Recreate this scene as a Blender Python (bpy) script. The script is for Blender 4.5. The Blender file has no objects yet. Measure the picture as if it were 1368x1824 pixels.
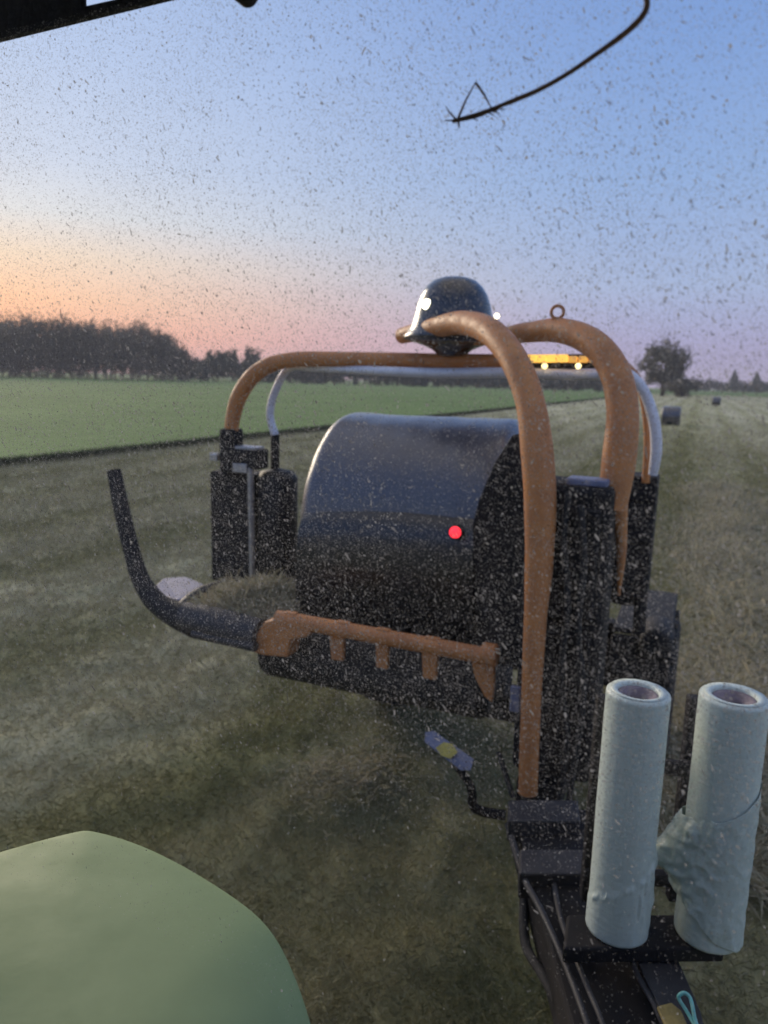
import bpy, bmesh, math, random
import numpy as np
from mathutils import Vector, Matrix, noise as mnoise

random.seed(7)
rng = np.random.default_rng(11)
SC = bpy.context.scene
COL = SC.collection
R = math.radians

# ------------------------------------------------------------------ camera
F, EYE = 1300.0, Vector((0.0, 0.0, 2.45))          # focal length in photo pixels, eye height in the cab
PITCH, ROLL, YAW = R(10.3), R(1.5), R(23.0)        # YAW: how far the tractor's own axis is turned from the view
cam_d = bpy.data.cameras.new('camera')
cam = bpy.data.objects.new('camera', cam_d)
COL.objects.link(cam)
CR = Matrix.Rotation(math.pi / 2 - PITCH, 3, 'X') @ Matrix.Rotation(ROLL, 3, 'Z')
cam.matrix_world = Matrix.Translation(EYE) @ CR.to_4x4()
cam_d.sensor_fit = 'VERTICAL'
cam_d.sensor_height = 36.0
cam_d.sensor_width = 27.0
cam_d.lens = 36.0 * F / 1824.0
cam_d.clip_start, cam_d.clip_end = 0.02, 6000
cam_d.dof.use_dof = True
cam_d.dof.focus_distance = 1.3
cam_d.dof.aperture_fstop = 4.0
SC.camera = cam

# ------------------------------------------------------------------ sky and light
def lin(r, g, b):
    f = lambda c: c / 12.92 if c <= 0.04045 else ((c + 0.055) / 1.055) ** 2.4
    return (f(r / 255), f(g / 255), f(b / 255), 1.0)

SUN_AZ = R(-36.0)                                   # from the +Y axis towards +X: the sunset is to the left
world = bpy.data.worlds.new("World")
SC.world = world
world.use_nodes = True
wt = world.node_tree
wt.nodes.clear()
W = lambda t: wt.nodes.new(t)
tc = W('ShaderNodeTexCoord')
nrm = W('ShaderNodeVectorMath'); nrm.operation = 'NORMALIZE'
wt.links.new(tc.outputs['Generated'], nrm.inputs[0])
sep = W('ShaderNodeSeparateXYZ'); wt.links.new(nrm.outputs[0], sep.inputs[0])
def wmath(op, a, b=None):
    n = W('ShaderNodeMath'); n.operation = op
    for i, x in enumerate((a, b)):
        if x is None: continue
        if isinstance(x, (int, float)): n.inputs[i].default_value = x
        else: wt.links.new(x, n.inputs[i])
    return n.outputs[0]
elev = wmath('MULTIPLY', wmath('ARCSINE', sep.outputs['Z']), 180 / math.pi)
hx = wmath('MULTIPLY', sep.outputs['X'], math.sin(SUN_AZ))
hy = wmath('MULTIPLY', sep.outputs['Y'], math.cos(SUN_AZ))
hl = wmath('SQRT', wmath('SUBTRACT', 1.0001, wmath('MULTIPLY', sep.outputs['Z'], sep.outputs['Z'])))
cosaz = wmath('DIVIDE', wmath('ADD', hx, hy), hl)
azd = wmath('MULTIPLY', wmath('ARCCOSINE', wmath('MAXIMUM', wmath('MINIMUM', cosaz, 1.0), -1.0)), 180 / math.pi)
def wrange(v, a, b, smooth=False):
    n = W('ShaderNodeMapRange'); n.clamp = True
    if smooth: n.interpolation_type = 'SMOOTHSTEP'
    n.inputs['From Min'].default_value, n.inputs['From Max'].default_value = a, b
    wt.links.new(v, n.inputs['Value'])
    return n.outputs['Result']
ef = wrange(elev, 0.0, 90.0)
def ramp(stops, fac):
    n = W('ShaderNodeValToRGB')
    el = n.color_ramp.elements
    while len(el) < len(stops): el.new(0.5)
    for e, (d, c) in zip(el, stops):
        e.position = d / 90.0
        e.color = c
    wt.links.new(fac, n.inputs['Fac'])
    return n.outputs['Color']
ZEN = (0.62, 0.59, 0.58, 1.0)
sunside = ramp([(0, (1.05, .43, .26, 1)), (2.6, (1.12, .53, .29, 1)), (5.0, (1.08, .66, .39, 1)), (7.8, lin(252, 228, 200)), (10.5, lin(232, 233, 232)),
                (14, lin(212, 222, 239)), (20, lin(194, 211, 240)), (29, lin(168, 193, 234)), (42, lin(154, 180, 228)), (70, ZEN)], ef)
farside = ramp([(0, lin(174, 163, 197)), (3.0, lin(170, 168, 207)), (7, lin(166, 184, 221)), (14, lin(146, 176, 223)), (22, lin(128, 162, 218)),
                (32, lin(112, 147, 209)), (44, lin(118, 150, 206)), (70, ZEN)], ef)
wfac = wrange(azd, 58.0, 0.0, True)
mixn = W('ShaderNodeMix'); mixn.data_type = 'RGBA'
wt.links.new(wfac, mixn.inputs['Factor'])
wt.links.new(farside, mixn.inputs['A']); wt.links.new(sunside, mixn.inputs['B'])
sky = W('ShaderNodeTexSky'); sky.sky_type = 'NISHITA'; sky.sun_disc = False
sky.sun_elevation = R(1.0); sky.sun_rotation = SUN_AZ
bg1, bg2, addb, outw = W('ShaderNodeBackground'), W('ShaderNodeBackground'), W('ShaderNodeAddShader'), W('ShaderNodeOutputWorld')
bg1.inputs['Strength'].default_value = 1.0
bg2.inputs['Strength'].default_value = 0.012
wt.links.new(mixn.outputs['Result'], bg1.inputs['Color']); wt.links.new(sky.outputs[0], bg2.inputs['Color'])
wt.links.new(bg1.outputs[0], addb.inputs[0]); wt.links.new(bg2.outputs[0], addb.inputs[1])
wt.links.new(addb.outputs[0], outw.inputs['Surface'])

sun_d = bpy.data.lights.new('sun', 'SUN')
sun_d.energy, sun_d.angle, sun_d.color = 2.5, R(24), (1.0, 0.84, 0.64)
sun = bpy.data.objects.new('sun', sun_d)
COL.objects.link(sun)
sdir = Vector((math.sin(SUN_AZ) * math.cos(R(16)), math.cos(SUN_AZ) * math.cos(R(16)), math.sin(R(16))))
sun.rotation_euler = sdir.to_track_quat('Z', 'Y').to_euler()
sun.location = (0, 0, 30)

SC.view_settings.view_transform = 'Standard'
SC.view_settings.look = 'None'
SC.view_settings.exposure = 0.0
SC.view_settings.gamma = 1.0
SC.view_settings.use_curve_mapping = False
SC.cycles.max_bounces = 6
SC.cycles.transparent_max_bounces = 16
SC.cycles.use_denoising = True
SC.cycles.use_adaptive_sampling = True
SC.cycles.adaptive_threshold = 0.02

# ------------------------------------------------------------------ frames and helpers
U = Vector((math.cos(YAW), -math.sin(YAW), 0))      # across the tractor
V = Vector((math.sin(YAW), math.cos(YAW), 0))       # along the tractor, away from the cab
Z = Vector((0, 0, 1))
def P(u, v, z): return U * u + V * v + Z * z
def ray(px, py): return CR @ Vector(((px - 684) / F, -(py - 912) / F, -1.0))
def atv(px, py, v):                                  # a point at distance v behind the cab, read off the photo
    d = ray(px, py); return EYE + d * (v / d.dot(V))
def ath(px, py, h):                                  # a point at height h
    d = ray(px, py); return EYE + d * ((h - EYE.z) / d.z)
def depth(p): return (CR.transposed() @ (p - EYE)).z * -1

class MB:
    """Collects shapes in world space; build() links them as one mesh object."""
    def __init__(s): s.v, s.f, s.sm = [], [], []
    def add(s, verts, faces, smooth=True):
        n = len(s.v)
        s.v += [tuple(x) for x in verts]
        s.f += [tuple(i + n for i in q) for q in faces]
        s.sm += [smooth] * len(faces)
        return s
    def bm(s, b, smooth=False):
        b.verts.index_update()
        s.add([x.co.copy() for x in b.verts], [[x.index for x in f.verts] for f in b.faces], smooth)
        b.free(); return s
    def box(s, c, size, bevel=0.006, ax=None, seg=2):
        """c centre (world); size along the axes ax (default U, V, Z)."""
        ax = ax or (U, V, Z)
        b = bmesh.new()
        bmesh.ops.create_cube(b, size=1.0)
        for x in b.verts: x.co = Vector((x.co.x * size[0], x.co.y * size[1], x.co.z * size[2]))
        if bevel: bmesh.ops.bevel(b, geom=list(b.edges), offset=min(bevel, min(size) * .45), segments=seg, affect='EDGES', profile=.5)
        for x in b.verts: x.co = c + ax[0] * x.co.x + ax[1] * x.co.y + ax[2] * x.co.z
        return s.bm(b)
    def span(s, a, b, bevel=0.006):                  # box between two (u, v, z) corners
        lo = [min(x, y) for x, y in zip(a, b)]; hi = [max(x, y) for x, y in zip(a, b)]
        return s.box(P(*[(x + y) / 2 for x, y in zip(lo, hi)]), [y - x for x, y in zip(lo, hi)], bevel)
    def prism(s, poly, down, bevel=0.004):           # polygon of world points, extruded by the vector down
        b = bmesh.new()
        vs = [b.verts.new(p) for p in poly]
        f = b.faces.new(vs)
        r = bmesh.ops.extrude_face_region(b, geom=[f])
        for x in r['geom']:
            if isinstance(x, bmesh.types.BMVert): x.co += down
        bmesh.ops.recalc_face_normals(b, faces=list(b.faces))
        if bevel: bmesh.ops.bevel(b, geom=list(b.edges), offset=bevel, segments=2, affect='EDGES', profile=.5)
        return s.bm(b)
    def tube(s, pts, rad, n=16, sub=6, caps=True, flat=1.0):
        pts = [Vector(p) for p in pts]
        rad = rad if isinstance(rad, (list, tuple)) else [rad] * len(pts)
        P_, R_ = [], []
        if sub > 1 and len(pts) > 2:
            for i in range(len(pts) - 1):
                p0, p1, p2, p3 = pts[max(i - 1, 0)], pts[i], pts[i + 1], pts[min(i + 2, len(pts) - 1)]
                for k in range(sub):
                    t = k / sub
                    P_.append(.5 * ((2 * p1) + (p2 - p0) * t + (2 * p0 - 5 * p1 + 4 * p2 - p3) * t * t + (3 * p1 - p0 - 3 * p2 + p3) * t ** 3))
                    R_.append(rad[i] + (rad[i + 1] - rad[i]) * (3 * t * t - 2 * t ** 3))
            P_.append(pts[-1]); R_.append(rad[-1])
        else: P_, R_ = pts, list(rad)
        t0 = (P_[1] - P_[0]).normalized()
        a = t0.orthogonal().normalized()
        vs, fs = [], []
        for i, p in enumerate(P_):
            t = (P_[min(i + 1, len(P_) - 1)] - P_[max(i - 1, 0)]).normalized()
            a = (a - t * a.dot(t)).normalized()
            bn = t.cross(a)
            for k in range(n):
                th = 2 * math.pi * k / n
                vs.append(p + (a * math.cos(th) + bn * math.sin(th) * flat) * R_[i])
        m = len(P_)
        for i in range(m - 1):
            for k in range(n):
                fs.append((i * n + k, i * n + (k + 1) % n, (i + 1) * n + (k + 1) % n, (i + 1) * n + k))
        s.add(vs, fs, True)
        if caps:
            c = [(vs[k]) for k in range(n)]; s.add(c, [tuple(reversed(range(n)))], False)
            c = [(vs[(m - 1) * n + k]) for k in range(n)]; s.add(c, [tuple(range(n))], False)
        return s
    def lathe(s, prof, c, axis=Z, n=40):
        axis = axis.normalized(); a = axis.orthogonal().normalized(); b = axis.cross(a)
        vs, fs = [], []
        for r, h in prof:
            for k in range(n):
                th = 2 * math.pi * k / n
                vs.append(c + axis * h + (a * math.cos(th) + b * math.sin(th)) * r)
        for i in range(len(prof) - 1):
            for k in range(n):
                fs.append((i * n + k, i * n + (k + 1) % n, (i + 1) * n + (k + 1) % n, (i + 1) * n + k))
        return s.add(vs, fs, True)
    def cyl(s, c, axis, r, h, bev=0.008, n=40):      # closed cylinder, c its middle
        return s.lathe([(0, -h / 2), (r - bev, -h / 2), (r - bev * .3, -h / 2 + bev * .3), (r, -h / 2 + bev), (r, h / 2 - bev), (r - bev * .3, h / 2 - bev * .3), (r - bev, h / 2), (0, h / 2)], c, axis, n)
    def torus(s, c, axis, r0, r1, n=32, m=10):
        axis = axis.normalized(); a = axis.orthogonal().normalized(); b = axis.cross(a)
        vs, fs = [], []
        for i in range(n):
            th = 2 * math.pi * i / n; d = a * math.cos(th) + b * math.sin(th)
            for k in range(m):
                ph = 2 * math.pi * k / m
                vs.append(c + d * (r0 + r1 * math.cos(ph)) + axis * r1 * math.sin(ph))
        for i in range(n):
            for k in range(m):
                fs.append((i * m + k, ((i + 1) % n) * m + k, ((i + 1) % n) * m + (k + 1) % m, i * m + (k + 1) % m))
        return s.add(vs, fs, True)
    def build(s, name, mat, parent=None, base=None):
        if parent is not None:
            r = parent
            while r.parent is not None: r = r.parent
            base = r.location
        base = Vector(base) if base is not None else Vector((0, 0, 0))
        me = bpy.data.meshes.new(name)
        me.from_pydata([Vector(x) - base for x in s.v], [], s.f)
        me.polygons.foreach_set('use_smooth', s.sm)
        me.materials.append(mat)
        me.validate(); me.update()
        o = bpy.data.objects.new(name, me)
        COL.objects.link(o)
        if parent is not None: o.parent = parent
        else: o.location = base
        return o

def np_mesh(name, verts, faces, mat, base=(0, 0, 0), smooth=False, parent=None):
    """verts (n,3) and faces (m,k) as arrays, all faces with k corners."""
    base = np.array(base, dtype=np.float64)
    me = bpy.data.meshes.new(name)
    nv, (nf, k) = len(verts), faces.shape
    me.vertices.add(nv); me.vertices.foreach_set('co', (verts - base).astype(np.float32).ravel())
    me.loops.add(nf * k); me.loops.foreach_set('vertex_index', faces.astype(np.int32).ravel())
    me.polygons.add(nf); me.polygons.foreach_set('loop_start', np.arange(0, nf * k, k, dtype=np.int32))
    me.polygons.foreach_set('use_smooth', np.full(nf, smooth))
    me.update(calc_edges=True)
    me.materials.append(mat)
    o = bpy.data.objects.new(name, me)
    COL.objects.link(o)
    if parent is not None: o.parent = parent
    else: o.location = Vector(base)
    return o

def tag(o, label=None, cat=None, group=None, kind=None):
    if label: o['label'] = label
    if cat: o['category'] = cat
    if group: o['group'] = group
    if kind: o['kind'] = kind
    return o
def empty(name, loc, label, cat, group=None):
    o = bpy.data.objects.new(name, None); o.empty_display_size = .2
    COL.objects.link(o); o.location = loc
    return tag(o, label, cat, group)

# ------------------------------------------------------------------ materials
def shaded_swath(nt, src):
    """The swath that has been picked up is shorter and greener than the hay beside it; machine shade is painted into its darker tone."""
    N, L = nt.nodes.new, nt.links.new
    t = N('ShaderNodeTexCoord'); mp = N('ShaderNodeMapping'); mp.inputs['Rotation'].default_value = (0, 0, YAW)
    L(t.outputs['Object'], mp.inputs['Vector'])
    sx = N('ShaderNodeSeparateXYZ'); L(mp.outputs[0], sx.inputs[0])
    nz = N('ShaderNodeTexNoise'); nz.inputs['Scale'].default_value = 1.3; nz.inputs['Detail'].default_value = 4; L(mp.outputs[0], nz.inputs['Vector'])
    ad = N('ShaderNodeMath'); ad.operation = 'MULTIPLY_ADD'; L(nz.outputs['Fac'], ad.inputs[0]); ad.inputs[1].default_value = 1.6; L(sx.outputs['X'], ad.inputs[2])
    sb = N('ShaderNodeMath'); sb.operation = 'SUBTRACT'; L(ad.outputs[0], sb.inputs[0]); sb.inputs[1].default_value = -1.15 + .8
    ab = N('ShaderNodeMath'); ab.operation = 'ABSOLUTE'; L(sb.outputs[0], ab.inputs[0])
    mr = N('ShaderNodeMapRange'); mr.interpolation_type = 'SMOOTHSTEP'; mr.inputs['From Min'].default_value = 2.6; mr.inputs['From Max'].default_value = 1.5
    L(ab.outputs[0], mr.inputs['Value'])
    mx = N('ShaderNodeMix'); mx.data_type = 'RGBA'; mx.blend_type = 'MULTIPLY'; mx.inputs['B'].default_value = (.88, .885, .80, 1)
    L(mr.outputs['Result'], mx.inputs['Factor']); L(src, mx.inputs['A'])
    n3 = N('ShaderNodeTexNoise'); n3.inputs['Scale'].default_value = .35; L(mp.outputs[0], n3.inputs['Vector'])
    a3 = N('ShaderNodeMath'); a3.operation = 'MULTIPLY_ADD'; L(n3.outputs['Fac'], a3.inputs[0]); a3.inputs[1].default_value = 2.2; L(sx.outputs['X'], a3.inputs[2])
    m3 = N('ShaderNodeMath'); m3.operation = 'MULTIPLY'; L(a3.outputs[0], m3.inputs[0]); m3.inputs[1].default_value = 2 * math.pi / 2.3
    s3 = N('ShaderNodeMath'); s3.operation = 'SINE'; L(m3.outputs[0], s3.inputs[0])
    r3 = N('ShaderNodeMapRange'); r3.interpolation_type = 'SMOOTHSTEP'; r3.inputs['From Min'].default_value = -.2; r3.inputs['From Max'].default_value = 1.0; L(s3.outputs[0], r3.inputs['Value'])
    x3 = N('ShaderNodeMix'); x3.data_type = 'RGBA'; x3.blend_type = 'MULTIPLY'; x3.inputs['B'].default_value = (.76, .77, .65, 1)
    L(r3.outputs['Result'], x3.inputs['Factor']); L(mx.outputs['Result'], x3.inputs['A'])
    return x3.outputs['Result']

def mat(name, col, rough=.6, metal=0.0, col2=None, scale=8.0, bump=0.0, bscale=None, coat=0.0, stretch=(1, 1, 1), lo=.38, hi=.66, spec=.5, detail=6, rough2=None, per_island=None, trans=0.0, strip=False):
    m = bpy.data.materials.new(name); m.use_nodes = True
    nt = m.node_tree; b = nt.nodes['Principled BSDF']
    b.inputs['Base Color'].default_value = (*col, 1)
    b.inputs['Roughness'].default_value = rough
    b.inputs['Metallic'].default_value = metal
    b.inputs['Specular IOR Level'].default_value = spec
    b.inputs['Coat Weight'].default_value = coat
    b.inputs['Coat Roughness'].default_value = min(rough, .3)
    N, L = nt.nodes.new, nt.links.new
    t = N('ShaderNodeTexCoord'); mp = N('ShaderNodeMapping'); mp.inputs['Scale'].default_value = stretch
    L(t.outputs['Object'], mp.inputs['Vector'])
    src = None
    if col2 is not None:
        nz = N('ShaderNodeTexNoise'); nz.inputs['Scale'].default_value = scale; nz.inputs['Detail'].default_value = detail; nz.inputs['Roughness'].default_value = .65
        L(mp.outputs[0], nz.inputs['Vector'])
        mr = N('ShaderNodeMapRange'); mr.inputs['From Min'].default_value = lo; mr.inputs['From Max'].default_value = hi
        L(nz.outputs['Fac'], mr.inputs['Value'])
        mx = N('ShaderNodeMix'); mx.data_type = 'RGBA'
        mx.inputs['A'].default_value = (*col, 1); mx.inputs['B'].default_value = (*col2, 1)
        L(mr.outputs['Result'], mx.inputs['Factor'])
        src = mx.outputs['Result']
        if rough2 is not None:
            rr = N('ShaderNodeMapRange'); rr.inputs['To Min'].default_value = rough; rr.inputs['To Max'].default_value = rough2
            L(mr.outputs['Result'], rr.inputs['Value']); L(rr.outputs['Result'], b.inputs['Roughness'])
    if per_island:
        g = N('ShaderNodeNewGeometry'); cr = N('ShaderNodeValToRGB')
        el = cr.color_ramp.elements
        while len(el) < len(per_island): el.new(.5)
        for i, (e, c) in enumerate(zip(el, per_island)): e.position = i / (len(per_island) - 1); e.color = (*c, 1)
        L(g.outputs['Random Per Island'], cr.inputs['Fac'])
        if src is None: src = cr.outputs['Color']
        else:
            m2 = N('ShaderNodeMix'); m2.data_type = 'RGBA'; m2.inputs['Factor'].default_value = .5
            L(src, m2.inputs['A']); L(cr.outputs['Color'], m2.inputs['B']); src = m2.outputs['Result']
    if strip: src = shaded_swath(nt, src)
    if src is not None: L(src, b.inputs['Base Color'])
    if bump:
        nb = N('ShaderNodeTexNoise'); nb.inputs['Scale'].default_value = bscale or scale * 3; nb.inputs['Detail'].default_value = 5
        L(mp.outputs[0], nb.inputs['Vector'])
        bp = N('ShaderNodeBump'); bp.inputs['Strength'].default_value = bump; bp.inputs['Distance'].default_value = .02
        L(nb.outputs['Fac'], bp.inputs['Height']); L(bp.outputs[0], b.inputs['Normal'])
    if trans:
        tr = N('ShaderNodeBsdfTranslucent'); ms = N('ShaderNodeMixShader'); ms.inputs[0].default_value = trans
        if src is not None: L(src, tr.inputs['Color'])
        else: tr.inputs['Color'].default_value = (*col, 1)
        L(b.outputs[0], ms.inputs[1]); L(tr.outputs[0], ms.inputs[2])
        L(ms.outputs[0], nt.nodes['Material Output'].inputs['Surface'])
    return m
def emit(name, col, strength):
    m = bpy.data.materials.new(name); m.use_nodes = True
    b = m.node_tree.nodes['Principled BSDF']
    b.inputs['Base Color'].default_value = (*col, 1)
    b.inputs['Emission Color'].default_value = (*col, 1); b.inputs['Emission Strength'].default_value = strength
    return m

M = {}
M['orange'] = mat('orange_paint', (.59, .24, .078), .42, col2=(.46, .195, .08), scale=9, bump=.08, bscale=60, rough2=.7, spec=.4)
M['black'] = mat('black_paint', (.015, .014, .015), .65, col2=(.032, .028, .026), scale=7, bump=.06, bscale=50, rough2=.9, spec=.25)
M['rubber'] = mat('rubber', (.013, .013, .014), .8, col2=(.03, .027, .025), scale=12, bump=.2, bscale=40)
M['dark_steel'] = mat('dusty_dark_steel', (.03, .029, .032), .55, col2=(.055, .05, .05), scale=9, rough2=.75, bump=.05, bscale=60)
M['steel'] = mat('galvanised_steel', (.80, .79, .84), .38, col2=(.66, .65, .70), scale=10, metal=.15, rough2=.55)
M['chrome'] = mat('worn_bright_steel', (.5, .5, .55), .3, metal=.8, col2=(.35, .33, .33), scale=14, rough2=.5)
M['plate'] = mat('blue_grey_plate', (.22, .24, .36), .45, col2=(.15, .16, .24), scale=14)
M['sheet'] = mat('pale_sheet_steel', (.19, .19, .29), .4, metal=.1, col2=(.15, .15, .22), scale=9)
M['yellow'] = mat('yellow_sticker', (.62, .52, .12), .5, col2=(.45, .36, .10), scale=30)
M['bale_film'] = mat('black_bale_film', (.040, .038, .052), .42, col2=(.055, .052, .068), scale=5, bump=.14, bscale=8, stretch=(1, 3.0, 3.0), rough2=.5, spec=.8, coat=1.0)
M['roll_film'] = mat('black_roll_film', (.014, .014, .016), .55, col2=(.022, .02, .02), scale=6, spec=.3)
M['film'] = mat('pale_stretch_film', (.64, .72, .65), .42, col2=(.59, .665, .605), scale=5, bump=.10, bscale=26, stretch=(1, 1, 3), spec=.55, rough2=.5)
M['film_loose'] = mat('loose_stretch_film', (.65, .735, .665), .36, col2=(.59, .675, .61), scale=11, bump=.22, bscale=45, spec=.55, trans=.12)
M['card'] = mat('cardboard_core', (.27, .22, .25), .9, col2=(.18, .14, .16), scale=20)
M['fender'] = mat('pale_green_paint', (.285, .36, .165), .6, col2=(.26, .33, .155), scale=5, coat=0.0, spec=.3, rough2=.75, bump=.02, bscale=90)
M['cab'] = mat('cab_trim', (.012, .011, .012), .8, col2=(.028, .024, .022), scale=30, bump=.2, bscale=80)
M['tag'] = mat('yellow_brown_tag', (.32, .25, .09), .6, col2=(.2, .15, .05), scale=25)
M['cord'] = mat('turquoise_cord', (.14, .50, .46), .6, col2=(.3, .6, .55), scale=60)
M['straw'] = mat('straw_stem', (.34, .23, .15), .7, col2=(.18, .12, .08), scale=60, trans=.35)
M['amber'] = emit('amber_glow_reflection', (1.0, .56, .10), 1.15)
M['amber_dim'] = emit('dim_amber_reflection', (1.0, .50, .10), .55)
M['red'] = emit('red_lamp', (1.0, .03, .05), 1.6)
M['white_glint'] = emit('warm_white_reflection', (1.0, .92, .66), 6.0)
M['warm_glint'] = emit('warm_reflection', (1.0, .82, .38), 2.2)
M['leaf'] = mat('dark_leaves', (.045, .05, .03), .7, per_island=[(.11, .10, .08), (.16, .145, .11), (.13, .125, .085), (.17, .15, .12)], trans=.4)
M['leaf_green'] = mat('green_leaves', (.05, .07, .04), .7, per_island=[(.065, .08, .06), (.09, .11, .075), (.11, .125, .09)], trans=.3)
M['bark'] = mat('bark', (.05, .04, .03), .9, col2=(.03, .025, .02), scale=4)
M['hay'] = mat('hay_straw', (.3, .26, .15), .8, per_island=[(.36, .33, .22), (.54, .48, .33), (.44, .42, .27), (.62, .55, .40)], trans=.35)
STUB = [(.42, .385, .25), (.66, .605, .43), (.42, .425, .235), (.70, .645, .47), (.53, .50, .335), (.40, .40, .215)]
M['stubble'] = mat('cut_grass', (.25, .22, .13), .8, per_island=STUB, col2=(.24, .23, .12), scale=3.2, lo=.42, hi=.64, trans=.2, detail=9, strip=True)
M['verge'] = mat('shaded_verge_grass', (.05, .06, .03), .8, per_island=[(.035, .04, .022), (.06, .07, .035)], trans=.1)  # shade along the upright grass edge is put into this dark green

def ground_mat(name, stops, rows=False, fine=30.0, big=.35):
    m = bpy.data.materials.new(name); m.use_nodes = True
    nt = m.node_tree; b = nt.nodes['Principled BSDF']; b.inputs['Roughness'].default_value = .95; b.inputs['Specular IOR Level'].default_value = .1
    N, L = nt.nodes.new, nt.links.new
    t = N('ShaderNodeTexCoord'); mp = N('ShaderNodeMapping'); mp.inputs['Rotation'].default_value = (0, 0, YAW); mp.inputs['Scale'].default_value = (1, .45, 1) if rows else (1, 1, 1)
    L(t.outputs['Object'], mp.inputs['Vector'])
    def nz(s, d=6, r=.6):
        n = N('ShaderNodeTexNoise'); n.inputs['Scale'].default_value = s; n.inputs['Detail'].default_value = d; n.inputs['Roughness'].default_value = r
        L(mp.outputs[0], n.inputs['Vector']); return n.outputs['Fac']
    def ma(op, a, b_):
        n = N('ShaderNodeMath'); n.operation = op
        for i, x in enumerate((a, b_)):
            if isinstance(x, (int, float)): n.inputs[i].default_value = x
            else: L(x, n.inputs[i])
        return n.outputs[0]
    f = ma('ADD', ma('MULTIPLY', nz(fine, 8, .75), .5), ma('MULTIPLY', nz(big, 5), .5))
    if rows:                                           # faint lines left by the mower, along the rows
        sx = N('ShaderNodeSeparateXYZ'); L(mp.outputs[0], sx.inputs[0])
        wob = ma('ADD', sx.outputs['X'], ma('MULTIPLY', nz(.25, 2), 1.6))
        s = ma('SINE', ma('MULTIPLY', wob, 2 * math.pi / 2.9), 0)
        s2 = ma('SINE', ma('MULTIPLY', wob, 2 * math.pi / 8.7), 0)
        f = ma('ADD', f, ma('ADD', ma('MULTIPLY', s, .035), ma('MULTIPLY', s2, .03)))
    cr = N('ShaderNodeValToRGB'); el = cr.color_ramp.elements
    while len(el) < len(stops): el.new(.5)
    for e, (p, c) in zip(el, stops): e.position = p; e.color = (*c, 1)
    L(f, cr.inputs['Fac']); L(shaded_swath(nt, cr.outputs['Color']) if rows else cr.outputs['Color'], b.inputs['Base Color'])
    bp = N('ShaderNodeBump'); bp.inputs['Strength'].default_value = .6; bp.inputs['Distance'].default_value = .05
    L(nz(fine * .6, 6, .7), bp.inputs['Height']); L(bp.outputs[0], b.inputs['Normal'])
    return m
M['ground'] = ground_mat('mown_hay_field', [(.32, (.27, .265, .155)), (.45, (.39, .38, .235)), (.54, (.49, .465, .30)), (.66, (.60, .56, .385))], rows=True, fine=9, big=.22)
M['green'] = ground_mat('green_crop', [(.32, (.095, .15, .05)), (.5, (.145, .225, .072)), (.66, (.20, .285, .10))], fine=1.6, big=.12)

# ------------------------------------------------------------------ ground
def fbm(x, y, f0=1.0, octs=4, seed=0):
    r = np.random.default_rng(seed); out = 0; amp = 1.0; f = f0
    for _ in range(octs):
        for _ in range(4):
            a, p = r.uniform(0, 2 * math.pi), r.uniform(0, 6.28)
            out = out + amp * .5 * np.sin((x * math.cos(a) + y * math.sin(a)) * f * r.uniform(.7, 1.4) + p)
        amp *= .55; f *= 2.1
    return out
def ground_h(u, v):
    fade = 1 / (1 + (np.hypot(u, v) / 16) ** 2)
    return (.016 * fbm(u, v, 2.2, 2, 3) + .010 * np.maximum(fbm(u, v, 9.0, 3, 31), -.6) - .05) * fade
def axis_coords(lo, hi, step, far):
    c = list(np.arange(lo, hi, step)); s = step; x = hi
    while x < far: c.append(x); s *= 1.25; x += s
    s = step; x = lo - step
    while x > -far: c.insert(0, x); s *= 1.25; x -= s
    return np.array(c)
gu, gv = axis_coords(-12, 6, .055, 1400), axis_coords(0.6, 20, .055, 1400)
GU, GV = np.meshgrid(gu, gv, indexing='ij')
GZ = ground_h(GU, GV)
Un, Vn = np.array(U), np.array(V)
def to_world(u, v, z): return u[..., None] * Un + v[..., None] * Vn + z[..., None] * np.array([0, 0, 1.0])
gvt = to_world(GU, GV, GZ).reshape(-1, 3)
a, b = GU.shape
ii = (np.arange(a - 1)[:, None] * b + np.arange(b - 1)[None]).ravel()
gf = np.stack([ii, ii + b, ii + b + 1, ii + 1], 1)
tag(np_mesh('ground', gvt, gf, M['ground'], smooth=True), kind='structure')

EDGE = -16.6                                         # where the mown strip meets the green crop
def slab(name, u0, u1, v0, v1, h, m):
    mb = MB(); mb.span((u0, v0, -.05), (u1, v1, h), 0)
    return tag(mb.build(name, m), kind='structure')
slab('field', -900, EDGE, -60, 900, .10, M['green'])
slab('far_field', EDGE + .01, 900, 262, 900, .12, M['green'])

# blades: flat triangles, their own object per kind of ground cover
def blades(name, u, v, z, ln, wd, lift, mat_, label=None, az=None):
    n = len(u)
    az = rng.uniform(0, 2 * math.pi, n) if az is None else az
    root = to_world(u, v, z)
    d = np.stack([np.cos(az) * np.cos(lift), np.sin(az) * np.cos(lift), np.sin(lift)], 1)
    sd = np.stack([-np.sin(az), np.cos(az), rng.uniform(-.5, .5, n)], 1)
    tip = root + d * ln[:, None]
    mid = root + d * ln[:, None] * .55 + np.array([0, 0, 1.0]) * (ln * rng.uniform(.05, .18, n))[:, None]
    w = (sd * wd[:, None]) * .5
    vs = np.stack([root - w, root + w, mid + w * .8, tip, mid - w * .8], 1).reshape(-1, 3)
    k = np.arange(n) * 5
    fs = np.stack([k, k + 1, k + 2, k + 3, k + 4], 1)
    return np_mesh(name, vs, fs, mat_)

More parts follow.
